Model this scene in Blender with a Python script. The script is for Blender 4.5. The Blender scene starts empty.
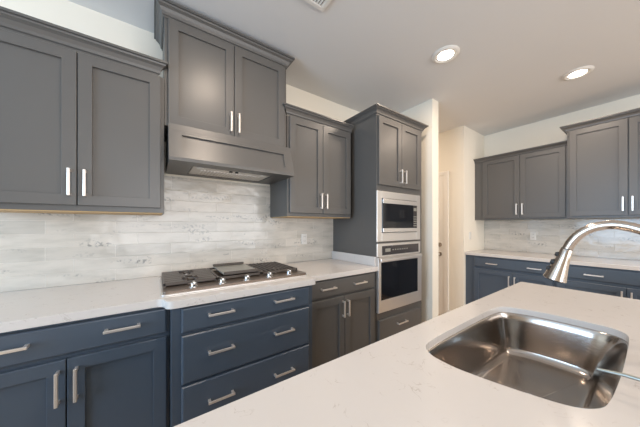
import bpy, bmesh, math, random
from mathutils import Vector, Matrix
C = bpy.context.scene.collection
PI = math.pi
R = math.radians

# ------------------------------------------------------------------ camera
CAM = (0.0, -2.0127, 1.2994)
cd = bpy.data.cameras.new('camera'); cam = bpy.data.objects.new('camera', cd); C.objects.link(cam)
cam.location = CAM
cam.rotation_euler = (R(90), 0, R(54.8945 - 90))
cd.sensor_width = 36; cd.lens = 236.15 / 640 * 36
cd.shift_y = (225.3 - 213.5) / 640
cd.shift_x = 0.0
cd.clip_start = 0.02
bpy.context.scene.camera = cam

# ------------------------------------------------------------------ light and exposure
vs = bpy.context.scene.view_settings
vs.view_transform = 'Standard'; vs.look = 'None'; vs.gamma = 1; vs.use_curve_mapping = False
vs.exposure = 0.0
w = bpy.data.worlds.new('world'); bpy.context.scene.world = w; w.use_nodes = True
bg = w.node_tree.nodes['Background']; bg.inputs[0].default_value = (0.62, 0.78, 1.0, 1); bg.inputs[1].default_value = 1.0

def area(name, loc, rot, sx, sy, power, col):
    l = bpy.data.lights.new(name, 'AREA'); l.shape = 'RECTANGLE'; l.size = sx; l.size_y = sy
    l.energy = power; l.color = col
    o = bpy.data.objects.new(name, l); C.objects.link(o); o.location = loc; o.rotation_euler = rot
    return o
# daylight coming in through the windows behind the camera
area('daylight_side_window', (-3.22, -1.75, 1.45), (0, R(-90), 0), 1.7, 1.9, 115, (0.48, 0.72, 1.0))
area('daylight_rear_window', (1.2, -6.22, 1.45), (R(90), 0, 0), 4.2, 1.9, 150, (0.98, 0.97, 0.97))
LAMP_W = 10; LAMP_COL = (1.0, 0.82, 0.66)

# ------------------------------------------------------------------ materials
def mat(name, base, rough=0.5, metal=0.0, spec=0.5, emit=None, es=0):
    m = bpy.data.materials.new(name); m.use_nodes = True
    b = m.node_tree.nodes['Principled BSDF']
    b.inputs['Base Color'].default_value = (*base, 1); b.inputs['Roughness'].default_value = rough
    b.inputs['Metallic'].default_value = metal; b.inputs['Specular IOR Level'].default_value = spec
    if emit: b.inputs['Emission Color'].default_value = (*emit, 1); b.inputs['Emission Strength'].default_value = es
    return m
def nodes(m): return m.node_tree.nodes, m.node_tree.links, m.node_tree.nodes['Principled BSDF']
def noise_bump(m, scale, strength, dist=0.002, stretch=(1, 1, 1), detail=4):
    n, l, b = nodes(m)
    tc = n.new('ShaderNodeTexCoord'); mp = n.new('ShaderNodeMapping'); mp.inputs['Scale'].default_value = stretch
    t = n.new('ShaderNodeTexNoise'); t.inputs['Scale'].default_value = scale; t.inputs['Detail'].default_value = detail
    bu = n.new('ShaderNodeBump'); bu.inputs['Strength'].default_value = strength; bu.inputs['Distance'].default_value = dist
    l.new(tc.outputs['Object'], mp.inputs[0]); l.new(mp.outputs[0], t.inputs['Vector'])
    l.new(t.outputs[0], bu.inputs['Height']); l.new(bu.outputs[0], b.inputs['Normal'])
    return t

M = {}
M['paint'] = mat('slate_cabinet_paint', (0.104, 0.098, 0.091), 0.36)
noise_bump(M['paint'], 60, 0.04, 0.001)
M['paint_base'] = mat('navy_slate_cabinet_paint', (0.070, 0.090, 0.117), 0.33)
noise_bump(M['paint_base'], 60, 0.04, 0.001)
M['wood_edge'] = mat('raw_wood_underside', (0.55, 0.36, 0.17), 0.6)
M['wall'] = mat('cream_wall_paint', (0.84, 0.775, 0.66), 0.75); noise_bump(M['wall'], 90, 0.05, 0.001)
M['ceiling'] = mat('ceiling_paint', (0.77, 0.755, 0.735), 0.8); noise_bump(M['ceiling'], 70, 0.08, 0.001)
M['white'] = mat('white_trim_paint', (0.82, 0.78, 0.72), 0.45)
M['plastic'] = mat('white_plastic', (0.70, 0.67, 0.62), 0.35)
M['bronze'] = mat('aged_nickel', (0.42, 0.36, 0.30), 0.35, 0.9)
M['slot'] = mat('dark_slot', (0.05, 0.05, 0.05), 0.6)
M['nickel'] = mat('brushed_nickel', (0.84, 0.77, 0.71), 0.34, 0.78)
M['steel'] = mat('brushed_stainless_steel', (0.74, 0.71, 0.68), 0.34, 0.8)
M['tray'] = mat('steel_with_brown_reflection', (0.20, 0.155, 0.125), 0.34, 0.7)  # brown reflection on the steel tray, put into its base colour
noise_bump(M['steel'], 40, 0.05, 0.001, (1, 1, 30))
M['sink'] = mat('brushed_sink_steel', (0.42, 0.38, 0.345), 0.16, 1.0)
noise_bump(M['sink'], 30, 0.09, 0.0015, (1, 1, 14))
M['faucet'] = mat('brushed_faucet_steel', (0.54, 0.475, 0.42), 0.19, 1.0)
M['spout'] = mat('dull_grey_green_steel', (0.30, 0.31, 0.28), 0.35, 0.8)
M['chrome'] = mat('chrome', (0.85, 0.84, 0.83), 0.08, 1.0)
M['iron'] = mat('cast_iron', (0.075, 0.060, 0.050), 0.40)
noise_bump(M['iron'], 200, 0.3, 0.001)
M['griddle'] = mat('griddle_metal', (0.36, 0.35, 0.31), 0.38, 0.5)
M['glass'] = mat('black_oven_glass', (0.008, 0.009, 0.012), 0.06)
M['panelglass'] = mat('black_control_glass', (0.05, 0.045, 0.045), 0.12)
M['rubber'] = mat('black_rubber', (0.02, 0.02, 0.02), 0.4)
M['lens'] = mat('lit_lamp_lens', (1, 1, 1), 0.5, emit=(1.0, 0.90, 0.76), es=9)
M['filter'] = mat('hood_filter', (0.62, 0.58, 0.54), 0.35, 0.8)

# quartz worktops: warm white with faint wandering veins
def quartz():
    m = mat('white_veined_quartz', (0.8, 0.75, 0.7), 0.16); n, l, b = nodes(m)
    tc = n.new('ShaderNodeTexCoord')
    nz = n.new('ShaderNodeTexNoise'); nz.inputs['Scale'].default_value = 15; nz.inputs['Detail'].default_value = 5; nz.inputs['Distortion'].default_value = 1.2
    r = n.new('ShaderNodeValToRGB'); e = r.color_ramp.elements
    e[0].position = 0.488; e[0].color = (0, 0, 0, 1); e[1].position = 0.5; e[1].color = (1, 1, 1, 1)
    x = e.new(0.512); x.color = (0, 0, 0, 1)
    n2 = n.new('ShaderNodeTexNoise'); n2.inputs['Scale'].default_value = 26; n2.inputs['Detail'].default_value = 2
    r2 = n.new('ShaderNodeValToRGB'); r2.color_ramp.elements[0].position = 0.53; r2.color_ramp.elements[1].position = 0.64
    mu = n.new('ShaderNodeMath'); mu.operation = 'MULTIPLY'
    mu2 = n.new('ShaderNodeMath'); mu2.operation = 'MULTIPLY'; mu2.inputs[1].default_value = 0.55
    mx = n.new('ShaderNodeMix'); mx.data_type = 'RGBA'
    mx.inputs[6].default_value = (0.64, 0.60, 0.565, 1); mx.inputs[7].default_value = (0.33, 0.27, 0.22, 1)
    l.new(tc.outputs['Object'], nz.inputs['Vector']); l.new(tc.outputs['Object'], n2.inputs['Vector'])
    l.new(nz.outputs[0], r.inputs[0]); l.new(n2.outputs[0], r2.inputs[0])
    l.new(r.outputs[0], mu.inputs[0]); l.new(r2.outputs[0], mu.inputs[1])
    l.new(mu.outputs[0], mu2.inputs[0]); l.new(mu2.outputs[0], mx.inputs[0]); l.new(mx.outputs[2], b.inputs['Base Color'])
    return m
M['quartz'] = quartz()

# long glazed subway tiles, uneven and chipped-looking; mapping: local x along the wall, local z up
def tiles():
    m = mat('glazed_subway_tile', (0.7, 0.68, 0.64), 0.15); n, l, b = nodes(m)
    tc = n.new('ShaderNodeTexCoord'); sp = n.new('ShaderNodeSeparateXYZ'); cb = n.new('ShaderNodeCombineXYZ')
    l.new(tc.outputs['Object'], sp.inputs[0]); l.new(sp.outputs[0], cb.inputs[0]); l.new(sp.outputs[2], cb.inputs[1])
    br = n.new('ShaderNodeTexBrick'); br.offset = 0.37; br.offset_frequency = 2
    br.inputs['Scale'].default_value = 1; br.inputs['Brick Width'].default_value = 0.305; br.inputs['Row Height'].default_value = 0.0765
    br.inputs['Mortar Size'].default_value = 0.0016; br.inputs['Mortar Smooth'].default_value = 0.2
    br.inputs['Color1'].default_value = (0.64, 0.585, 0.51, 1); br.inputs['Color2'].default_value = (0.52, 0.48, 0.42, 1)
    br.inputs['Mortar'].default_value = (0.76, 0.70, 0.62, 1); br.inputs['Bias'].default_value = -0.2
    l.new(cb.outputs[0], br.inputs['Vector'])
    mp = n.new('ShaderNodeMapping'); mp.inputs['Scale'].default_value = (1.6, 6, 1); l.new(cb.outputs[0], mp.inputs[0])
    nz = n.new('ShaderNodeTexNoise'); nz.inputs['Scale'].default_value = 3.0; nz.inputs['Detail'].default_value = 5; nz.inputs['Roughness'].default_value = 0.55
    l.new(mp.outputs[0], nz.inputs['Vector'])
    r = n.new('ShaderNodeValToRGB'); e = r.color_ramp.elements
    e[0].position = 0.30; e[0].color = (0.76, 0.76, 0.75, 1); e[1].position = 0.55; e[1].color = (1, 1, 1, 1)
    l.new(nz.outputs[0], r.inputs[0])
    mx = n.new('ShaderNodeMix'); mx.data_type = 'RGBA'; mx.blend_type = 'MULTIPLY'; mx.inputs[0].default_value = 0.75
    l.new(br.outputs['Color'], mx.inputs[6]); l.new(r.outputs[0], mx.inputs[7])
    # dark specks where the glaze has worn through, in scattered patches
    sk = n.new('ShaderNodeTexNoise'); sk.inputs['Scale'].default_value = 55; sk.inputs['Detail'].default_value = 5
    l.new(cb.outputs[0], sk.inputs['Vector'])
    rs = n.new('ShaderNodeValToRGB'); rs.color_ramp.elements[0].position = 0.50; rs.color_ramp.elements[1].position = 0.57
    l.new(sk.outputs[0], rs.inputs[0])
    rp = n.new('ShaderNodeValToRGB'); rp.color_ramp.elements[0].position = 0.56; rp.color_ramp.elements[1].position = 0.66
    pn = n.new('ShaderNodeTexNoise'); pn.inputs['Scale'].default_value = 2.2; pn.inputs['Detail'].default_value = 3
    l.new(mp.outputs[0], pn.inputs['Vector']); l.new(pn.outputs[0], rp.inputs[0])
    mm = n.new('ShaderNodeMath'); mm.operation = 'MULTIPLY'; l.new(rs.outputs[0], mm.inputs[0]); l.new(rp.outputs[0], mm.inputs[1])
    mx2 = n.new('ShaderNodeMix'); mx2.data_type = 'RGBA'; mx2.inputs[7].default_value = (0.33, 0.31, 0.28, 1)
    l.new(mm.outputs[0], mx2.inputs[0]); l.new(mx.outputs[2], mx2.inputs[6]); l.new(mx2.outputs[2], b.inputs['Base Color'])
    bu = n.new('ShaderNodeBump'); bu.inputs['Strength'].default_value = 0.7; bu.inputs['Distance'].default_value = 0.005
    n3 = n.new('ShaderNodeTexNoise'); n3.inputs['Scale'].default_value = 9; n3.inputs['Detail'].default_value = 3; l.new(cb.outputs[0], n3.inputs['Vector'])
    ma = n.new('ShaderNodeMath'); ma.operation = 'SUBTRACT'; l.new(n3.outputs[0], ma.inputs[0]); l.new(br.outputs['Fac'], ma.inputs[1])
    l.new(ma.outputs[0], bu.inputs['Height']); l.new(bu.outputs[0], b.inputs['Normal'])
    return m
M['tile'] = tiles()

def planks():
    m = mat('oak_plank_floor', (0.3, 0.18, 0.1), 0.35); n, l, b = nodes(m)
    tc = n.new('ShaderNodeTexCoord'); br = n.new('ShaderNodeTexBrick'); br.offset = 0.4
    br.inputs['Scale'].default_value = 1; br.inputs['Brick Width'].default_value = 1.2; br.inputs['Row Height'].default_value = 0.14
    br.inputs['Mortar Size'].default_value = 0.002
    br.inputs['Color1'].default_value = (0.50, 0.35, 0.22, 1); br.inputs['Color2'].default_value = (0.40, 0.27, 0.16, 1); br.inputs['Mortar'].default_value = (0.08, 0.05, 0.03, 1)
    l.new(tc.outputs['Object'], br.inputs['Vector']); l.new(br.outputs['Color'], b.inputs['Base Color'])
    return m
M['floor'] = planks()

# ------------------------------------------------------------------ mesh helpers
def box(bm, x0, x1, y0, y1, z0, z1, bev=0):
    r = bmesh.ops.create_cube(bm, size=1)
    vs_ = r['verts']
    for v in vs_:
        v.co = Vector((x0 + (v.co.x + .5) * (x1 - x0), y0 + (v.co.y + .5) * (y1 - y0), z0 + (v.co.z + .5) * (z1 - z0)))
    if bev:
        es = set(e for v in vs_ for e in v.link_edges)
        bmesh.ops.bevel(bm, geom=list(es), offset=bev, segments=2, affect='EDGES', profile=0.5)
def cyl(bm, p0, p1, r0, r1=None, n=24):
    r1 = r0 if r1 is None else r1
    tube(bm, [(p0, r0), (p1, r1)], n)
def tube(bm, pts, n=20):
    """pts: [(co, radius)], swept with parallel frames, closed by caps"""
    P = [Vector(p) for p, _ in pts]; rr = [r for _, r in pts]
    T = []
    for i in range(len(P)):
        a = P[max(i - 1, 0)]; b = P[min(i + 1, len(P) - 1)]
        d = (b - a)
        if d.length < 1e-9: d = Vector((0, 0, 1))
        T.append(d.normalized())
    # frames
    u = T[0].orthogonal().normalized(); rings = []
    for i in range(len(P)):
        u = (u - T[i] * u.dot(T[i])).normalized(); v = T[i].cross(u)
        rings.append([bm.verts.new(P[i] + (u * math.cos(2 * PI * k / n) + v * math.sin(2 * PI * k / n)) * rr[i]) for k in range(n)])
    for a, b in zip(rings, rings[1:]):
        for k in range(n): bm.faces.new((a[k], a[(k + 1) % n], b[(k + 1) % n], b[k]))
    bm.faces.new(rings[0][::-1]); bm.faces.new(rings[-1])
def lathe(bm, c, prof, n=32):
    """prof: [(r, z)] around vertical axis at c"""
    rings = []
    for r, z in prof:
        rings.append([bm.verts.new((c[0] + r * math.cos(2 * PI * k / n), c[1] + r * math.sin(2 * PI * k / n), c[2] + z)) for k in range(n)])
    for a, b in zip(rings, rings[1:]):
        for k in range(n): bm.faces.new((a[k], a[(k + 1) % n], b[(k + 1) % n], b[k]))
    bm.faces.new(rings[0][::-1]); bm.faces.new(rings[-1])
def rect_loft(bm, x0, x1, z0, z1, steps):
    """steps: [(inset, y)] loops of a rectangle in the xz plane, both ends closed"""
    rings = []
    for i, y in steps:
        rings.append([bm.verts.new(q) for q in ((x0 + i, y, z0 + i), (x1 - i, y, z0 + i), (x1 - i, y, z1 - i), (x0 + i, y, z1 - i))])
    for a, b in zip(rings, rings[1:]):
        for k in range(4): bm.faces.new((a[k], a[(k + 1) % 4], b[(k + 1) % 4], b[k]))
    bm.faces.new(rings[0][::-1]); bm.faces.new(rings[-1])
def prism(bm, poly, z0, z1, hole=None, bev=0.0):
    """flat outline extruded from z0 to z1, optional hole"""
    def loop(pts): 
        v = [bm.verts.new((p[0], p[1], z1)) for p in pts]
        return v, [bm.edges.new((v[i], v[(i + 1) % len(v)])) for i in range(len(v))]
    v, e = loop(poly); ed = list(e)
    if hole: hv, he = loop(hole); ed += he
    r = bmesh.ops.triangle_fill(bm, edges=ed, use_beauty=True, use_dissolve=False)
    faces = [g for g in r['geom'] if isinstance(g, bmesh.types.BMFace)]
    ex = bmesh.ops.extrude_face_region(bm, geom=faces)
    nv = [g for g in ex['geom'] if isinstance(g, bmesh.types.BMVert)]
    for q in nv: q.co.z = z0
def obj(name, bm, m, parent=None, smooth=None, bevel=0):
    bmesh.ops.recalc_face_normals(bm, faces=bm.faces[:])
    me = bpy.data.meshes.new(name); bm.to_mesh(me); bm.free()
    me.materials.append(m)
    if smooth:
        me.shade_smooth()
        me.set_sharp_from_angle(angle=R(smooth))
    o = bpy.data.objects.new(name, me); C.objects.link(o)
    if parent: o.parent = parent
    if bevel:
        b = o.modifiers.new('bevel', 'BEVEL'); b.width = bevel; b.segments = 2; b.limit_method = 'ANGLE'; b.angle_limit = R(50)
    return o
def NB(): return bmesh.new()
def thing(name, label, cat, loc=(0, 0, 0), rz=0, group=None):
    o = bpy.data.objects.new(name, None); C.objects.link(o); o.empty_display_size = .1
    o.location = loc; o.rotation_euler = (0, 0, rz); o['label'] = label; o['category'] = cat
    if group: o['group'] = group
    return o
def tag(o, label, cat, group=None):
    o['label'] = label; o['category'] = cat
    if group: o['group'] = group
    return o
def struct(name, bm, m, parent=None, **k):
    o = obj(name, bm, m, parent, **k)
    if not parent: o['kind'] = 'structure'
    return o
def sbox(name, x0, x1, y0, y1, z0, z1, m, bevel=0):
    bm = NB(); box(bm, x0, x1, y0, y1, z0, z1); return struct(name, bm, m, bevel=bevel)

# ------------------------------------------------------------------ the room
CEIL = 2.6373
XB = 4.0522; XS = 2.4007; YS = -0.658; X2 = 3.3963; Y2 = -0.534
sbox('floor', -3.3, XB + .12, -6.3, 2.6, -0.05, 0, M['floor'])
sbox('ceiling', -3.3, XB + .12, -6.3, 2.6, CEIL, CEIL + .1, M['ceiling'])
sbox('wall_back', -3.3, XS, 0, .12, 0, CEIL, M['wall'])
sbox('wall_pantry', XS, XS + .12, YS, 2.5, 0, CEIL, M['wall'])
sbox('wall_hall_end', XS + .12, X2, 2.5, 2.6, 0, CEIL, M['wall'])
sbox('wall_corner', X2, XB, Y2, 2.6, 0, CEIL, M['wall'])
sbox('wall_right', XB, XB + .12, -6.3, Y2, 0, CEIL, M['wall'])
# wall with a window on the left, behind the camera
def wall_hole(name, axis, at, a0, a1, w0, w1, z0, z1, th=.1):
    bm = NB()
    def q(u0, u1, zz0, zz1):
        if axis == 'x': box(bm, at - th, at, u0, u1, zz0, zz1)
        else: box(bm, u0, u1, at - th, at, zz0, zz1)
    q(a0, w0, 0, CEIL); q(w1, a1, 0, CEIL); q(w0, w1, 0, z0); q(w0, w1, z1, CEIL)
    return struct(name, bm, M['wall'])
wall_hole('wall_left', 'x', -3.2, -6.3, .12, -2.75, -.75, .55, 2.35)
wall_hole('wall_front', 'y', -6.2, -3.2, XB, -1.0, 3.4, .45, 2.4)
def window(name, axis, at, a0, a1, z0, z1, n):
    bm = NB()
    def q(u0, u1, zz0, zz1):
        if axis == 'x': box(bm, at - .06, at - .02, u0, u1, zz0, zz1)
        else: box(bm, u0, u1, at - .06, at - .02, zz0, zz1)
    q(a0, a1, z0, z0 + .05); q(a0, a1, z1 - .05, z1)
    for k in range(n + 1):
        c = a0 + (a1 - a0) * k / n; q(max(a0, c - .025), min(a1, c + .025), z0 + .05, z1 - .05)
    struct(name, bm, M['white'])
window('window_1', 'x', -3.2, -3.75, -1.45, .55, 2.35, 2)
window('window_2', 'y', -6.2, -1.0, 3.4, .45, 2.4, 3)

# hall door, its casing and baseboard (on the wall x = X2, facing -x)
DX = X2
d = sbox('door_1', DX - .012, DX - .002, -.277, .56, .01, 2.012, M['white'])
bm = NB()
for z0, z1 in ((.22, .85), (1.02, 1.85)):
    for y0, y1 in ((-.17, .09), (.19, .45)):
        box(bm, DX - .017, DX - .012, y0, y1, z0, z1, .004)
obj('raised_panel', bm, M['white'], d)
for z, nm, r in ((.885, 'door_knob', .028), (1.02, 'deadbolt', .026)):
    bm = NB(); cyl(bm, (DX - .012, -.213, z), (DX - .022, -.213, z), .032, .030)
    if nm == 'door_knob':
        tube(bm, [((DX - .022, -.213, z), .011), ((DX - .045, -.213, z), .012), ((DX - .052, -.213, z), .024), ((DX - .066, -.213, z), .028), ((DX - .078, -.213, z), .018)])
    else: cyl(bm, (DX - .022, -.213, z), (DX - .032, -.213, z), .022, .018)
    obj(nm, bm, M['bronze'], d, smooth=40)
bm = NB()
box(bm, DX - .02, DX, -.335, -.277, 0, 2.066); box(bm, DX - .02, DX, .56, .62, 0, 2.066); box(bm, DX - .02, DX, -.277, .56, 2.012, 2.066)
struct('trim_1', bm, M['white'], bevel=.004)
sbox('baseboard_hall', DX - .014, DX, Y2, -.335, 0, .11, M['white'], .003)
sbox('baseboard_corner', X2 - .014, XB - .6, Y2 - .014, Y2, 0, .11, M['white'], .003)
sbox('baseboard_pantry', XS, XS + .134, YS - .014, YS, 0, .11, M['white'], .003)

# ------------------------------------------------------------------ cabinet kit (local x along the wall, front towards -y, back at y = 0)
def carcass(p, x0, x1, yf, z0, z1, m, toe=False, under=False):
    bm = NB()
    if toe:
        box(bm, x0, x1, -yf, -.002, .10, z1); box(bm, x0, x1, -yf + .07, -.002, .001, .10)
    else: box(bm, x0, x1, -yf, -.002, z0, z1)
    obj('body', bm, m, p, bevel=.0015)
    if under:
        bm = NB(); box(bm, x0 + .008, x1 - .008, -yf + .004, -.012, z0 - .004, z0); obj('raw_wood_bottom', bm, M['wood_edge'], p)
def door(p, x0, x1, z0, z1, yf, m, stile=.052, name='door'):
    bm = NB(); f = -yf - .02
    rect_loft(bm, x0, x1, z0, z1, [(0, -yf), (0, f + .002), (.002, f), (stile, f), (stile + .001, f + .001), (stile + .001, f + .012)])
    return obj(name, bm, m, p)
def slab(p, x0, x1, z0, z1, yf, m, name='drawer'):
    bm = NB(); f = -yf - .02
    rect_loft(bm, x0, x1, z0, z1, [(0, -yf), (0, f + .006), (.004, f + .001), (.008, f)])
    return obj(name, bm, m, p)
def pull(p, a, b, y, m=None):
    """square bar pull between two points (x, z) standing off a face at y"""
    bm = NB(); t = .0055; s = .032
    (xa, za), (xb, zb) = a, b
    if abs(xa - xb) < 1e-6:
        z0, z1 = min(za, zb), max(za, zb)
        box(bm, xa - t, xa + t, -y - s, -y - s + .009, z0, z1, .0015)
        for z in (z0 + .008, z1 - .008): box(bm, xa - t * .9, xa + t * .9, -y - s + .004, -y + .0005, z - .006, z + .006)
    else:
        x0, x1 = min(xa, xb), max(xa, xb)
        box(bm, x0, x1, -y - s, -y - s + .009, za - t, za + t, .0015)
        for x in (x0 + .008, x1 - .008): box(bm, x - .006, x + .006, -y - s + .004, -y + .0005, za - t * .9, za + t * .9)
    obj('handle', bm, M['nickel'], p)
CROWN = [(.002, 0), (.005, 0), (.005, .008), (.012, .012), (.015, .024), (.024, .038), (.038, .047), (.040, .053), (.050, .055), (.050, .065), (.002, .065)]
def crown(p, x0, x1, yf, z, m, left=True, right=True, k=1.0, kh=1.0, front=False):
    bm = NB(); rows = []; yb = -yf - .0005 if front else -.003
    for d_, h in CROWN:
        d = d_ * k; l = d if left else 0; r = d if right else 0
        rows.append([bm.verts.new(q) for q in ((x0 - l, yb, z + h * kh), (x0 - l, -yf - d, z + h * kh), (x1 + r, -yf - d, z + h * kh), (x1 + r, yb, z + h * kh))])
    n = len(rows)
    for i in range(n):
        a, b = rows[i], rows[(i + 1) % n]
        for j in range(3): bm.faces.new((a[j], a[j + 1], b[j + 1], b[j]))
    bm.faces.new([r[0] for r in rows]); bm.faces.new([r[3] for r in rows][::-1])
    # top board closing the cabinet
    return obj('crown_molding', bm, m, p)
U = M['paint']; B = M['paint_base']

# ---- left wall cabinet
t = thing('wall_cabinet', 'grey two-door wall cabinet at the far left, beside the range hood', 'cabinet', (-.69, 0, 1.372), 0, 'grey wall cabinets')
X = lambda x: x + .69
carcass(t, 0, X(.0496), .335, 0, .80, U, under=True)
for x0, x1, hx in ((-.665, -.3155, -.338), (-.3115, .032, -.283)):
    dd = door(t, X(x0), X(x1), .028, .794, .335, U); pull(dd, (X(hx), .072), (X(hx), .205), .355)
crown(t, 0, X(.0496) - .032, .335, .800, U, left=False, front=True, kh=1.15)

# ---- cabinet over the hood
hx0, hx1 = .0505, .853
t = thing('wall_cabinet', 'tall grey two-door wall cabinet directly above the range hood', 'cabinet', (hx0, 0, 1.895), 0, 'grey wall cabinets')
carcass(t, 0, hx1 - hx0, .335, 0, .66, U)
for x0, x1, hx in ((.069, .4475, .424), (.4515, .830, .476)):
    dd = door(t, x0 - hx0, x1 - hx0, .010, .635, .335, U); pull(dd, (hx - hx0, .033), (hx - hx0, .165), .355)
crown(t, 0, hx1 - hx0, .335, .638, U, kh=1.2)

# ---- range hood with flared wooden front
t = thing('range_hood', 'grey wooden range hood box with framed front above the cooktop', 'range hood', (.068, 0, 1.668))
W = .787
bm = NB()
prof = [(-.003, .0), (-.440, .0), (-.440, .02), (-.430, .05), (-.404, .13), (-.386, .19), (-.380, .2265), (-.003, .2265)]
a = [bm.verts.new((0.0, y, z)) for y, z in prof]; b = [bm.verts.new((W + .006, y, z)) for y, z in prof]
for i in range(len(prof)):
    if i == 0: continue
    j = (i + 1) % len(prof); bm.faces.new((a[i], a[j], b[j], b[i]))
bm.faces.new(a[::-1]); bm.faces.new(b)
# underside as a rim around the insert
ri = [(.13, -.345), (.66, -.345), (.66, -.07), (.13, -.07)]; ro = [a[1], b[1], b[0], a[0]]
rv = [bm.verts.new((x, y, 0)) for x, y in ri]; rt = [bm.verts.new((x, y, .03)) for x, y in ri]
for k in range(4):
    bm.faces.new((ro[k], ro[(k + 1) % 4], rv[(k + 1) % 4], rv[k])); bm.faces.new((rv[k], rv[(k + 1) % 4], rt[(k + 1) % 4], rt[k]))
bm.faces.new(rt)
body = obj('hood_body', bm, U, t, bevel=.001)
# framed front panel following the flare: a rail-and-stile frame
def flare_y(z):
    pts = [(.0, -.440), (.02, -.440), (.05, -.430), (.13, -.404), (.19, -.386), (.2265, -.380)]
    for (z0, y0), (z1, y1) in zip(pts, pts[1:]):
        if z <= z1: return y0 + (y1 - y0) * (z - z0) / (z1 - z0)
    return -.380
bm = NB()
def strip(x0, x1, z0, z1, lift=.012):
    n = 12; A = []
    for i in range(n + 1):
        z = z0 + (z1 - z0) * i / n; y = flare_y(z)
        A.append([bm.verts.new(q) for q in ((x0, y + .002, z), (x0, y - lift, z), (x1, y - lift, z), (x1, y + .002, z))])
    for p_, q_ in zip(A, A[1:]):
        for k in range(4): bm.faces.new((p_[k], p_[(k + 1) % 4], q_[(k + 1) % 4], q_[k]))
    bm.faces.new(A[0][::-1]); bm.faces.new(A[-1])
x0_, x1_ = 0, W + .006
strip(x0_, x0_ + .066, 0, .2265); strip(x1_ - .066, x1_, 0, .2265)
strip(x0_ + .066, x1_ - .066, 0, .060); strip(x0_ + .066, x1_ - .066, .164, .2265)
obj('front_frame', bm, U, t)
bm = NB(); box(bm, .134, .656, -.341, -.074, .004, .029)
ins = obj('hood_insert', bm, M['filter'], t, bevel=.003)
bm = NB()
for k in range(20): box(bm, .19 + k * .021, .200 + k * .021, -.25, -.10, .001, .0045)
obj('filter_slats', bm, M['steel'], ins)
for x in (.18, .61):
    bm = NB(); cyl(bm, (x, -.30, .0045), (x, -.30, .0005), .022); obj('hood_lamp', bm, M['plastic'], ins, smooth=40)
for x in (.368, .408):
    bm = NB(); box(bm, x - .010, x + .010, -.325, -.305, -.003, .0045, .001); obj('control_button', bm, M['rubber'], ins)

# ---- right wall cabinet
rx0, rx1 = .8597, 1.5378
t = thing('wall_cabinet', 'grey two-door wall cabinet between the range hood and the oven tower', 'cabinet', (rx0, 0, 1.372), 0, 'grey wall cabinets')
W = rx1 - rx0
carcass(t, 0, W, .335, 0, .80, U, under=True)
for x0, x1, hx in ((.018, W / 2 - .002, W / 2 - .029), (W / 2 + .002, W - .018, W / 2 + .027)):
    dd = door(t, x0, x1, .028, .794, .335, U); pull(dd, (hx, .068), (hx, .198), .355)
crown(t, 0, W, .335, .800, U, right=False)

# ---- oven tower
tx0, tx1 = 1.5831, 2.2682
W = tx1 - tx0; D = .615
t = thing('oven_tower_cabinet', 'tall grey cabinet tower holding the microwave and wall oven', 'cabinet', (tx0, 0, 0))
bm = NB(); zt = 2.290
box(bm, 0, .035, -D, -.004, .10, zt); box(bm, W - .045, W, -D, -.004, .10, zt)
box(bm, .035, W - .045, -.02, -.004, .10, zt)
box(bm, .035, W - .045, -D, -.02, 1.605, zt)       # upper cupboard
box(bm, .035, W - .045, -D, -.02, 1.140, 1.152)    # shelf between the appliances
box(bm, .035, W - .045, -D, -.02, .10, .535)       # bottom cupboard
box(bm, 0, W, -D + .07, -.004, .001, .10)
obj('body', bm, U, t, bevel=.0015)
for x0, x1, hx in ((.012, W / 2 - .014, W / 2 - .040), (W / 2 - .010, W - .050, W / 2 + .022)):
    dd = door(t, x0, x1, 1.656, 2.255, D, U); pull(dd, (hx, 1.690), (hx, 1.815), D + .02)
dr = slab(t, .014, W - .05, .14, .468, D, U); pull(dr, (.25, .395), (.39, .395), D + .02)
crown(t, 0, W, D, 2.262, U)

# ---- microwave
ax0, ax1 = -.004, W - .046
t = thing('microwave', 'built-in stainless steel microwave above the wall oven', 'microwave', (tx0, -D, 1.155))
bm = NB(); h = .447
box(bm, .036, W - .047, .002, .50, .0, h)
obj('housing', bm, M['steel'], t)
bm = NB()  # trim frame, four bars
fx0, fx1 = ax0, ax1 + .006
for q in ((fx0, .060, 0, h), (fx1 - .062, fx1, 0, h), (.060, fx1 - .062, 0, .078), (.060, fx1 - .062, .385, h)):
    box(bm, q[0], q[1], -.010, .0015, q[2], q[3])
obj('trim_frame', bm, M['steel'], t, bevel=.002)
bm = NB(); box(bm, .062, fx1 - .064, -.016, .0015, .080, .383); dr = obj('door', bm, M['glass'], t, bevel=.002)
for z0, z1 in ((.083, .118), (.340, .380)):
    bm = NB(); box(bm, .064, fx1 - .066, -.021, -.016, z0, z1, .002); obj('steel_strip', bm, M['steel'], dr)
bm = NB(); box(bm, fx1 - .130, fx1 - .070, -.0180, -.016, .125, .335); cp = obj('control_panel', bm, M['panelglass'], t)
for i in range(5):
    for j in range(3):
        bm = NB(); box(bm, fx1 - .124 + j * .018, fx1 - .113 + j * .018, -.0190, -.0180, .135 + i * .022, .146 + i * .022); obj('key', bm, M['griddle'], cp)
bm = NB(); box(bm, fx1 - .124, fx1 - .077, -.0190, -.0180, .285, .315); obj('display', bm, M['griddle'], cp)

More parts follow.
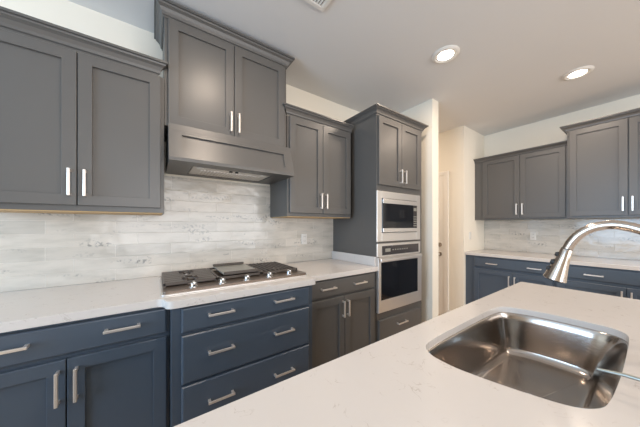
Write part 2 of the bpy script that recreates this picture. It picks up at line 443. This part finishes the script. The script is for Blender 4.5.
# ---- wall oven
t = thing('built_in_oven', 'built-in stainless wall oven with black glass door, under the microwave', 'oven', (tx0, -D, .537))
bm = NB(); h = .601; box(bm, .036, W - .047, .002, .54, 0, h); obj('housing', bm, M['steel'], t)
fx0, fx1 = -.003, W - .040
bm = NB(); box(bm, fx0, fx1, -.012, .0015, .485, h); cp = obj('control_fascia', bm, M['steel'], t, bevel=.002)
bm = NB(); box(bm, fx0 + .062, fx1 - .035, -.014, -.012, .497, h - .022); q = obj('control_panel', bm, M['panelglass'], cp)
for k in range(7):
    bm = NB(); box(bm, .20 + k * .035, .215 + k * .035, -.0148, -.014, .535, .545); obj('touch_key', bm, M['griddle'], cp)
bm = NB(); box(bm, .10, .17, -.0148, -.014, .525, .555); obj('display', bm, M['griddle'], cp)
bm = NB()
g = (.032, fx1 - .070, .108, .436)
box(bm, fx0, g[0], -.026, .0015, 0, .478); box(bm, g[1], fx1, -.026, .0015, 0, .478)
box(bm, g[0], g[1], -.026, .0015, 0, g[2]); box(bm, g[0], g[1], -.026, .0015, g[3], .478)
dr = obj('oven_door', bm, M['steel'], t, bevel=.002)
bm = NB(); box(bm, g[0], g[1], -.027, -.020, g[2], g[3]); obj('door_glass', bm, M['glass'], dr)
bm = NB(); box(bm, fx0 + .004, fx1 - .030, -.054, -.040, .448, .474, .005)
for x in (fx0 + .05, fx1 - .05): box(bm, x - .009, x + .009, -.044, -.025, .451, .467)
obj('oven_handle', bm, M['steel'], dr)

# ---- base cabinets on the back wall
ZT = .9065
lx0 = -.69
t = thing('base_cabinet', 'navy base cabinet with wide drawer over two doors, left of the cooktop drawers', 'cabinet', (lx0, 0, 0), 0, 'dark base cabinets')
W = .066 - lx0
carcass(t, 0, W - .0005, .61, 0, ZT, B, toe=True)
dr = slab(t, .03, W - .016, .772, .892, .61, B)
for a, b in ((-.50, -.388), (-.178, -.050)): pull(dr, (a - lx0, .840), (b - lx0, .840), .63)
for x0, x1, hx in ((-.66, -.2945, -.315), (-.2905, .050, -.262)):
    dd = door(t, x0 - lx0, x1 - lx0, .13, .752, .61, B); pull(dd, (hx - lx0, .582), (hx - lx0, .716), .63)

cx0, cx1 = .066, .880
t = thing('base_cabinet', 'navy three-drawer base cabinet bumped forward beneath the gas cooktop', 'cabinet', (cx0, 0, 0), 0, 'dark base cabinets')
W = cx1 - cx0
carcass(t, 0.0005, W - .0005, .67, 0, ZT, B, toe=True)
for z0, z1, zh in ((.773, .893, .842), (.520, .757, .649), (.265, .507, .400)):
    dr = slab(t, .110 - cx0, .843 - cx0, z0, z1, .67, B)
    for a in (.225, .588): pull(dr, (a - cx0, zh), (a + .131 - cx0, zh), .69)
slab(t, .110 - cx0, .843 - cx0, .125, .252, .67, B, name='bottom_panel')

t = thing('base_cabinet', 'dark base cabinet with wide drawer over two doors, beside the oven tower', 'cabinet', (cx1, 0, 0), 0, 'dark base cabinets')
W = tx0 - cx1
carcass(t, 0.0005, W - .001, .61, 0, ZT, U, toe=True)
dr = slab(t, .012, W - .04, .772, .895, .61, U)
for a in (.974, 1.292): pull(dr, (a - cx1, .838), (a + .134 - cx1, .838), .63)
for x0, x1, hx in ((.892, 1.2055, 1.183), (1.2095, 1.543, 1.231)):
    dd = door(t, x0 - cx1, x1 - cx1, .13, .755, .61, U); pull(dd, (hx - cx1, .600), (hx - cx1, .724), .63)

# ---- worktop on the back wall with the rounded bump-out at the cooktop
CT = .943
def arc(cx, cy, r, a0, a1, n=8): return [(cx + r * math.cos(R(a0 + (a1 - a0) * i / n)), cy + r * math.sin(R(a0 + (a1 - a0) * i / n))) for i in range(n + 1)]
fy = -.638; by = -.712
poly = [(-.70, -.001), (-.70, fy)] + arc(.005, fy - .037, .037, 90, 0, 8) + arc(.079, by + .037, .037, 180, 270, 8) \
     + arc(.868, by + .018, .018, 270, 360, 6) + [(.886, fy), (tx0 - .002, fy), (tx0 - .002, -.001)]
bm = NB(); prism(bm, poly, ZT, CT)
tag(obj('countertop', bm, M['quartz'], bevel=.003), 'white quartz countertop along the back wall, bumping out around the gas cooktop', 'countertop')
bm = NB(); box(bm, tx0 - .022, tx0 - .002, -.615, -.012, CT + .0005, 1.025)
tag(obj('side_splash', bm, M['quartz'], bevel=.002), 'short white quartz upstand against the side of the oven tower', 'backsplash')

# ---- tiled backsplashes (each a slab of tile on the wall; object origin gives tile mapping)
bm = NB(); x0s, x1s = -.70, tx0 - .001
box(bm, 0, x1s - x0s, -.010, -.0005, .0005, .4275)
box(bm, .0496 + .70 + .001, rx0 + .70 - .001, -.010, -.0005, .4275, .708)
o = obj('tile_backsplash', bm, M['tile']); o.location = (x0s, 0, CT)
tag(o, 'glossy white subway tile backsplash behind the gas cooktop', 'backsplash')

# ------------------------------------------------------------------ right wall run (local x -> world -y)
RZ = -PI / 2
yb0 = Y2 - .0015
L = lambda y: yb0 - y
t = thing('wall_cabinet', 'short grey two-door wall cabinet on the right wall, nearest the hall corner', 'cabinet', (XB, yb0, 1.373), RZ, 'grey wall cabinets')
carcass(t, 0, L(-1.455), .326, 0, .82, U)
for y0, y1, hy in ((-.639, -1.040, -1.014), (-1.044, -1.440, -1.071)):
    dd = door(t, L(y0), L(y1), .020, .800, .326, U); pull(dd, (L(hy), .058), (L(hy), .196), .346)
crown(t, 0, L(-1.4555), .326, .797, U, left=False, right=False, kh=.85)

yb1 = -1.4575; DB = .38
K = lambda y: yb1 - y
t = thing('wall_cabinet', 'taller grey wall cabinet at the right edge, standing higher than its neighbour', 'cabinet', (XB, yb1, 1.373), RZ, 'grey wall cabinets')
carcass(t, 0, K(-2.27), DB, 0, .975, U)
for y0, y1, hy in ((-1.476, -1.860, -1.832), (-1.866, -2.25, -1.888)):
    dd = door(t, K(y0), K(y1), .024, .935, DB, U); pull(dd, (K(hy), .062), (K(hy), .198), DB + .02)
crown(t, 0, K(-2.27), DB, .935, U)

t = thing('base_cabinet', 'navy base cabinet on the right wall, nearest the hall corner', 'cabinet', (XB, yb0, 0), RZ, 'dark base cabinets')
carcass(t, 0, L(-1.3975), .61, 0, ZT, B, toe=True)
dr = slab(t, L(-.645), L(-1.385), .772, .892, .61, B)
for a, b in ((-.785, -.905), (-1.185, -1.305)): pull(dr, (L(a), .822), (L(b), .822), .63)
for y0, y1, hy in ((-.645, -1.043, -1.020), (-1.047, -1.385, -1.074)):
    dd = door(t, L(y0), L(y1), .13, .742, .61, B); pull(dd, (L(hy), .575), (L(hy), .700), .63)
yb2 = -1.3985
J = lambda y: yb2 - y
t = thing('base_cabinet', 'navy base cabinet on the right wall, behind the faucet head', 'cabinet', (XB, yb2, 0), RZ, 'dark base cabinets')
carcass(t, 0, J(-2.30), .61, 0, ZT, B, toe=True)
dr = slab(t, J(-1.42), J(-2.28), .772, .892, .61, B)
for a, b in ((-1.61, -1.735), (-1.97, -2.095)): pull(dr, (J(a), .824), (J(b), .824), .63)
for y0, y1, hy in ((-1.42, -1.860, -1.838), (-1.864, -2.28, -1.891)):
    dd = door(t, J(y0), J(y1), .13, .742, .61, B); pull(dd, (J(hy), .590), (J(hy), .712), .63)
bm = NB(); box(bm, XB - .64, XB - .001, -2.32, Y2 - .0015, ZT + .0005, CT)
tag(obj('countertop', bm, M['quartz'], bevel=.003), 'white quartz countertop along the right wall behind the faucet', 'countertop')
bm = NB(); box(bm, 0, 2.32 + yb0, -.010, -.0005, .0005, .4235)
o = obj('tile_backsplash', bm, M['tile']); o.location = (XB, yb0, CT); o.rotation_euler = (0, 0, RZ)
tag(o, 'glossy white subway tile backsplash on the right wall behind the faucet', 'backsplash')

# ------------------------------------------------------------------ outlets and switch
def plate(name, label, cat, loc, rz, kind, group=None):
    t = thing(name, label, cat, loc, rz, group)
    bm = NB(); rect_loft(bm, -.031, .031, -.052, .052, [(0, 0), (0, -.003), (.003, -.006)]); obj('cover_plate', bm, M['plastic'], t)
    if kind == 'outlet':
        for s in (-1, 1):
            bm = NB(); box(bm, -.016, .016, -.0085, -.006, s * .022 - .014, s * .022 + .014, .002); sk = obj('socket', bm, M['plastic'], t)
            bm = NB()
            for x in (-.007, .007): box(bm, x - .0012, x + .0012, -.0088, -.0085, s * .022 - .004, s * .022 + .006)
            obj('slot', bm, M['slot'], sk)
    else:
        bm = NB(); box(bm, -.016, .016, -.0095, -.006, -.033, .033, .002); obj('rocker', bm, M['plastic'], t)
    return t
plate('wall_outlet', 'white outlet on the tile backsplash right of the gas cooktop', 'outlet', (1.216, -.0105, 1.165), 0, 'outlet')
plate('wall_outlet', 'white outlet on the right wall tiles, left of the faucet', 'outlet', (XB - .0105, -1.092, 1.160), RZ, 'outlet')
plate('light_switch', 'white rocker switch on the cream wall by the hall corner', 'light switch', (3.573, Y2 - .0005, 1.158), 0, 'switch')

# ------------------------------------------------------------------ gas cooktop
kx0, kx1, ky0, ky1 = .028, .895, -.603, -.090
t = thing('gas_cooktop', 'stainless gas cooktop with black grates and a centre griddle', 'cooktop', (kx0, ky0, CT))
W = kx1 - kx0; DP = ky1 - ky0
bm = NB()
# shallow pan: base flange, then raised tray
def rr(x0, x1, y0, y1, r, n=5): return arc(x1 - r, y0 + r, r, 270, 360, n) + arc(x1 - r, y1 - r, r, 0, 90, n) + arc(x0 + r, y1 - r, r, 90, 180, n) + arc(x0 + r, y0 + r, r, 180, 270, n)
prism(bm, rr(0, W, 0, DP, .02), .0005, .007)
obj('steel_rim', bm, M['steel'], t, bevel=.003)
bm = NB(); prism(bm, rr(.010, W - .010, .012, DP - .012, .016), .0065, .020)
obj('burner_tray', bm, M['tray'], t, bevel=.003)
gz = .018
def grate(x0, x1, y0, y1, flat=False, fingers=False):
    bm = NB(); zt = .040
    # outer frame
    for q in ((x0, x1, y0, y0 + .012), (x0, x1, y1 - .012, y1), (x0, x0 + .012, y0, y1), (x1 - .012, x1, y0, y1)):
        box(bm, q[0], q[1], q[2], q[3], zt - .014, zt, .002)
    for x in (x0 + .006, x1 - .006):
        for y in (y0 + .006, y1 - .006): box(bm, x - .006, x + .006, y - .006, y + .006, gz, zt - .01)
    if fingers:
        for k in range(9):
            x = x0 + (x1 - x0) * (k + .5) / 9; box(bm, x - .006, x + .006, y0 + .01, y1 - .01, zt - .010, zt + .004, .003)
        for k in (.25, .5, .75):
            y = y0 + (y1 - y0) * k; box(bm, x0 + .01, x1 - .01, y - .005, y + .005, zt - .012, zt - .001)
    elif not flat:
        ym = (y0 + y1) / 2; xm = (x0 + x1) / 2; nb = 7
        for k in range(nb):                                  # broad bars running across, broken around each burner
            y = y0 + (y1 - y0) * (k + .5) / nb; hw = .0255
            gap = .042 if k in (1, 5) else (.020 if k in (0, 2, 4, 6) else 0)
            if gap:
                box(bm, x0 + .004, xm - gap, y - hw, y + hw, zt - .010, zt + .001, .003); box(bm, xm + gap, x1 - .004, y - hw, y + hw, zt - .010, zt + .001, .003)
            else: box(bm, x0 + .004, x1 - .004, y - hw, y + hw, zt - .010, zt + .001, .003)
        for cy in (y0 + (y1 - y0) * 1.5 / nb, y0 + (y1 - y0) * 5.5 / nb):
            for a in (45, 135, 225, 315):
                c, s_ = math.cos(R(a)), math.sin(R(a))
                tube(bm, [((xm + c * .055, cy + s_ * .055, zt + .001), .005), ((xm + c * .020, cy + s_ * .020, zt + .002), .004)], 8)
    return obj('grate', bm, M['iron'], t, bevel=0)
g0, g1 = .012, .098
ys, ye = .118, DP - .012
w3 = .277
gx = [(.011 + k * w3 + .002, .011 + (k + 1) * w3 - .002) for k in range(3)]
grate(*gx[0], ys, ye); grate(*gx[1], ys, ye, True); grate(*gx[2], ys, ye, fingers=True)
def burner(x, y, r):
    bm = NB(); lathe(bm, (x, y, gz), [(r + .012, 0), (r + .010, .004), (r, .006), (r - .002, .014)]); o = obj('burner', bm, M['chrome'], t, smooth=35)
    bm = NB(); lathe(bm, (x, y, gz + .014), [(r - .004, 0), (r - .003, .005), (r - .010, .008)]); obj('burner_cap', bm, M['iron'], o, smooth=35)
for k in (0, 2):
    xm = sum(gx[k]) / 2
    burner(xm, ys + (ye - ys) * 1.5 / 7, .036); burner(xm, ys + (ye - ys) * 5.5 / 7, .030)
burner(sum(gx[1]) / 2, (ys + ye) / 2, .045)
# griddle plate resting on the middle grate
bm = NB(); a0, a1 = .362 - kx0, .588 - kx0
box(bm, a0, a1, ys + .045, ye - .01, .0405, .050, .002)
gp = obj('griddle_plate', bm, M['griddle'], t)
bm = NB(); box(bm, a0 - .004, a1 - .004, ye - .030, ye - .008, .050, .066, .005); obj('rear_lip', bm, M['iron'], gp)
bm = NB(); box(bm, a0, a1, ys + .030, ys + .052, .0405, .060, .004); obj('front_lip', bm, M['iron'], gp)
for x in (.150, .298, .443, .590, .733):
    bm = NB(); lathe(bm, (x, .042, .020), [(.022, 0), (.022, .004), (.018, .006), (.017, .020), (.014, .023)])
    box(bm, x - .006, x + .006, .042 - .019, .042 + .019, .034, .050, .003)
    obj('control_knob', bm, M['chrome'], t, smooth=35)

# ------------------------------------------------------------------ island, sink, faucet, dispenser
IX1, IY1 = 1.900, -1.521
SK = [(1.206, -1.614), (1.252, -1.630), (1.280, -1.674), (1.296, -1.730), (1.304, -1.790), (1.306, -1.850), (1.304, -1.900), (1.290, -1.940), (1.255, -1.960), (1.19, -1.965), (1.08, -1.966), (.97, -1.966),
      (.86, -1.964), (.757, -1.959), (.710, -1.949), (.675, -1.920), (.653, -1.870), (.636, -1.813), (.624, -1.760), (.618, -1.712), (.626, -1.655), (.660, -1.620), (.72, -1.611), (.80, -1.608), (.90, -1.608), (1.0, -1.608), (1.10, -1.609)]
def cr(pts, n=4):
    out = []; N = len(pts)
    for i in range(N):
        p0, p1, p2, p3 = [Vector((*pts[(i + k) % N], 0)) for k in (-1, 0, 1, 2)]
        for j in range(n):
            s = j / n
            q = .5 * ((2 * p1) + (p2 - p0) * s + (2 * p0 - 5 * p1 + 4 * p2 - p3) * s * s + (3 * p1 - p0 - 3 * p2 + p3) * s ** 3)
            out.append((q.x, q.y))
    return out
hole = cr(SK)
t = thing('kitchen_island', 'kitchen island with white quartz top around the sink', 'island', (0, 0, 0))
bm = NB(); e = .035
out = [(-.55, -2.62)] + [(IX1 - .0, -2.62)] + arc(IX1 - .012, IY1 - .012, .012, 0, 90, 4) + [(-.55, IY1)]
prism(bm, out, CT - .024, CT, hole)
obj('quartz_top', bm, M['quartz'], t, bevel=.002)
bm = NB(); top = CT - .0245
for q in ((-.52, -.50, -2.30, IY1 - .03), (IX1 - .05, IX1 - .03, -2.30, IY1 - .03), (-.50, IX1 - .05, -2.30, -2.28), (-.50, IX1 - .05, IY1 - .05, IY1 - .03), (.42, .44, -2.28, IY1 - .05), (1.44, 1.46, -2.28, IY1 - .05)):
    box(bm, q[0], q[1], q[2], q[3], .10, top)
box(bm, -.50, IX1 - .05, -2.28, IY1 - .05, .10, .12)
box(bm, -.46, IX1 - .09, -2.24, IY1 - .09, 0, .10)
obj('island_body', bm, B, t)
for x0, x1 in ((-.48, -.06), (-.05, .42), (.44, .93), (.94, 1.44), (1.46, 1.84)):
    bm = NB(); f = IY1 - .01
    rect_loft(bm, x0, x1, .13, top - .02, [(0, f - .0195), (0, f - .002), (.002, f), (.052, f), (.054, f - .004), (.054, f - .009), (.06, f - .010)])
    obj('door', bm, B, t)

# sink bowl
t = thing('kitchen_sink', 'stainless steel undermount sink set into the island top', 'sink', (0, 0, 0))
cxs, cys = .965, -1.787
def inset(pts, d):
    out = []; N = len(pts)
    for i in range(N):
        a = Vector(pts[(i - 2) % N]); b = Vector(pts[(i + 2) % N]); tt = (b - a).normalized(); nn = Vector((tt.y, -tt.x))
        c = Vector(pts[i]); 
        if (Vector((cxs, cys)) - c).dot(nn) < 0: nn = -nn
        c = c + nn * d; out.append((c.x, c.y))
    return out
bm = NB(); zt = CT - .0245; rings = []
def lean(p, z):      # the wall under the faucet leans in more than the others
    t_ = min(1, max(0, (zt - z) / .13)); return p[1] + .042 * t_ * max(0, (-1.61 - p[1]) / .355)
def ring(pts, z): rings.append([bm.verts.new((p[0], lean(p, z), z)) for p in pts])
ring(inset(hole, -.020), zt - .0); ring(inset(hole, .000), zt); 
depth = .168; rb = .036
for d_, z in ((.002, -.003), (.006, -.03), (.014, -.08), (.020, -.115)): ring(inset(hole, d_), zt + z)
for k in range(1, 9):
    a = R(90 * k / 8)
    ring(inset(hole, .023 + rb * (1 - math.cos(a)) * 1.0), zt - (depth - rb) - rb * math.sin(a))
base = [(p[0], lean(p, 0)) for p in inset(hole, .023 + rb)]
for s in (.8, .55, .3, .14):
    rings.append([bm.verts.new((cxs + (p[0] - cxs) * s, cys + (p[1] - cys) * s, zt - depth - .006 * (1 - s))) for p in base])
N = len(hole)
for a, b in zip(rings, rings[1:]):
    for k in range(N): bm.faces.new((a[k], a[(k + 1) % N], b[(k + 1) % N], b[k]))
bm.faces.new(rings[-1])
bw = obj('bowl', bm, M['sink'], t, smooth=60)
so = bw.modifiers.new('thickness', 'SOLIDIFY'); so.thickness = .0015; so.offset = 1
bm = NB(); lathe(bm, (cxs, cys, zt - depth - .0052), [(.046, 0), (.046, .0025), (.036, .003), (.030, .001)])
dn = obj('drain', bm, M['chrome'], t, smooth=40)
bm = NB()
for k in range(8):
    a = 2 * PI * k / 8; cyl(bm, (cxs + .018 * math.cos(a), cys + .018 * math.sin(a), zt - depth - .0042), (cxs + .018 * math.cos(a), cys + .018 * math.sin(a), zt - depth - .0036), .004, n=10)
obj('strainer_hole', bm, M['slot'], dn)

# pull-down faucet
fb = Vector((1.04, -2.055, CT)); tip = Vector((1.030, -1.829, 1.130))
t = thing('kitchen_faucet', 'brushed steel gooseneck faucet with pull-down spray head over the sink', 'faucet', tuple(fb))
def F(p): return Vector(p) - fb
bm = NB(); lathe(bm, (0, 0, .0005), [(.030, 0), (.030, .004), (.026, .008), (.022, .012), (.0205, .07), (.018, .085), (.0135, .09)]); obj('faucet_base', bm, M['faucet'], t, smooth=50)
pts = []
zA = 1.175; yc = -1.955; rad = .0
P = [(1.04, -2.055, CT + .085), (1.04, -2.0555, 1.09), (1.04, -2.055, 1.16), (1.039, -2.046, 1.218), (1.038, -2.022, 1.262), (1.037, -1.989, 1.288), (1.036, -1.947, 1.301), (1.035, -1.911, 1.294), (1.035, -1.884, 1.275), (1.034, -1.867, 1.251), (1.034, -1.856, 1.227)]
def cr3(pts, n=6):
    out = []; Q = [Vector(p) for p in pts]; Q = [2 * Q[0] - Q[1]] + Q + [2 * Q[-1] - Q[-2]]
    for i in range(1, len(Q) - 2):
        p0, p1, p2, p3 = Q[i - 1:i + 3]
        for j in range(n):
            s = j / n; out.append(.5 * ((2 * p1) + (p2 - p0) * s + (2 * p0 - 5 * p1 + 4 * p2 - p3) * s * s + (3 * p1 - p0 - 3 * p2 + p3) * s ** 3))
    out.append(Q[-2]); return out
path = [F(p) for p in cr3(P)]
bm = NB(); tube(bm, [(p, .0125) for p in path], 28); obj('gooseneck', bm, M['faucet'], t, smooth=60)
h0 = F(P[-1]); h1 = F(tip); dirv = (h1 - h0).normalized(); Lh = (h1 - h0).length
bm = NB(); tube(bm, [(h0 + dirv * .001, .0130), (h0 + dirv * .003, .0138), (h0 + dirv * Lh * .3, .0162), (h0 + dirv * Lh * .6, .0205), (h0 + dirv * Lh * .9, .0262), (h0 + dirv * Lh * .985, .0278), (h0 + dirv * Lh, .0265)], 32)
bm2 = NB(); tube(bm2, [(h0 - dirv * .001, .0131), (h0 + dirv * .001, .0131)], 28); obj('joint_ring', bm2, M['rubber'], t, smooth=40)
hd = obj('spray_head', bm, M['faucet'], t, smooth=50)
bm = NB(); tube(bm, [(h1 + dirv * .0002, .0215), (h1 + dirv * .003, .0205)], 28); obj('spray_face', bm, M['rubber'], hd, smooth=40)
# buttons on the side away from the camera-right, facing the room's left
side = Vector((-.45, .90, 0)); side = (side - dirv * side.dot(dirv)).normalized()
for f_, rr_, ln in ((.22, .0145, .006), (.48, .0180, .008), (.70, .0215, .006)):
    c = h0 + dirv * Lh * f_ + side * rr_
    bm = NB(); tube(bm, [(c - dirv * ln - side * .001, .003), (c - dirv * ln * .6 + side * .002, .0055), (c + dirv * ln * .6 + side * .002, .0055), (c + dirv * ln - side * .001, .003)], 14)
    obj('spray_button', bm, M['rubber'], hd, smooth=60)
bm = NB(); cyl(bm, (.018, -.0, .045), (.045, 0, .050), .011, .010); tube(bm, [((.040, 0, .05), .007), ((.060, 0, .085), .006), ((.075, 0, .125), .005)], 14); obj('lever', bm, M['faucet'], t, smooth=50)

# soap dispenser with a long thin spout
sd = Vector((.80, -2.075, CT))
t = thing('soap_dispenser', 'slim steel soap dispenser spout reaching over the sink edge at right', 'soap dispenser', tuple(sd))
bm = NB(); lathe(bm, (0, 0, .0005), [(.020, 0), (.020, .004), (.013, .008), (.010, .030), (.012, .032), (.012, .046), (.008, .050)]); obj('pump', bm, M['faucet'], t, smooth=50)
bm = NB(); tube(bm, [(Vector((0, .004, .044)), .0046), (Vector((0, .05, .0475)), .0044), (Vector((0, .10, .0450)), .0038), (Vector((-.001, .137, .0395)), .0028)], 14); obj('spout', bm, M['spout'], t, smooth=60)

# ------------------------------------------------------------------ ceiling fittings
def downlight(loc, label, power=LAMP_W):
    t = thing('ceiling_light', label, 'ceiling light', loc, 0, 'recessed ceiling lights')
    bm = NB(); n = 40; prof = [(.098, -.0005), (.098, -.004), (.090, -.010), (.078, -.013), (.070, -.009), (.058, -.008), (.056, -.0005)]
    rings = [[bm.verts.new((r * math.cos(2 * PI * k / n), r * math.sin(2 * PI * k / n), z)) for k in range(n)] for r, z in prof]
    for i in range(len(rings)):
        a, b = rings[i], rings[(i + 1) % len(rings)]
        for k in range(n): bm.faces.new((a[k], a[(k + 1) % n], b[(k + 1) % n], b[k]))
    obj('trim_ring', bm, M['white'], t, smooth=40)
    bm = NB(); lathe(bm, (0, 0, -.0095), [(.054, 0), (.0562, .003), (.0562, .008)], 40); obj('lens', bm, M['lens'], t)
    l = bpy.data.lights.new('lamp', 'AREA'); l.shape = 'DISK'; l.size = .125; l.energy = power; l.color = LAMP_COL
    lo = bpy.data.objects.new('lamp', l); C.objects.link(lo); lo.parent = t; lo.location = (0, 0, -.014)
    return t
downlight((1.869, -1.065, CEIL), 'round recessed ceiling light nearer the oven tower')
downlight((3.045, -1.617, CEIL), 'round recessed ceiling light at right, nearer the right wall cabinets')
downlight((.40, -1.17, CEIL), 'recessed ceiling light above the island, closest to the range hood')
downlight((1.6, -3.2, CEIL), 'recessed ceiling light in the room behind the island')
downlight((2.96, .55, CEIL), 'recessed ceiling light in the hall by the white door', 10)

t = thing('ceiling_vent', 'white slatted air vent on the ceiling at the top edge', 'vent', (.861, -.816, CEIL))
bm = NB(); vw, vl, fr = .36, .30, .025
for q in ((-vw, 0, -fr, 0), (-vw, 0, -vl, -vl + fr), (-vw, -vw + fr, -vl + fr, -fr), (-fr, 0, -vl + fr, -fr)): box(bm, q[0], q[1], q[2], q[3], -.010, -.0005)
obj('frame', bm, M['white'], t, bevel=.003)
bm = NB(); box(bm, -vw + fr, -fr, -vl + fr, -fr, -.0022, -.0006); obj('duct_backing', bm, M['slot'], t)
bm = NB(); n = 18
for k in range(n):
    x = -vw + fr + .008 + (vw - 2 * fr - .012) * k / (n - 1)
    v = [bm.verts.new(q) for q in ((x - .005, -vl + fr, -.003), (x + .004, -vl + fr, -.010), (x + .004, -fr, -.010), (x - .005, -fr, -.003), (x - .0035, -vl + fr, -.0025), (x + .0055, -vl + fr, -.0095), (x + .0055, -fr, -.0095), (x - .0035, -fr, -.0025))]
    for f in ((0, 1, 2, 3), (7, 6, 5, 4), (0, 4, 5, 1), (1, 5, 6, 2), (2, 6, 7, 3), (3, 7, 4, 0)): bm.faces.new([v[i] for i in f])
obj('slats', bm, M['white'], t)
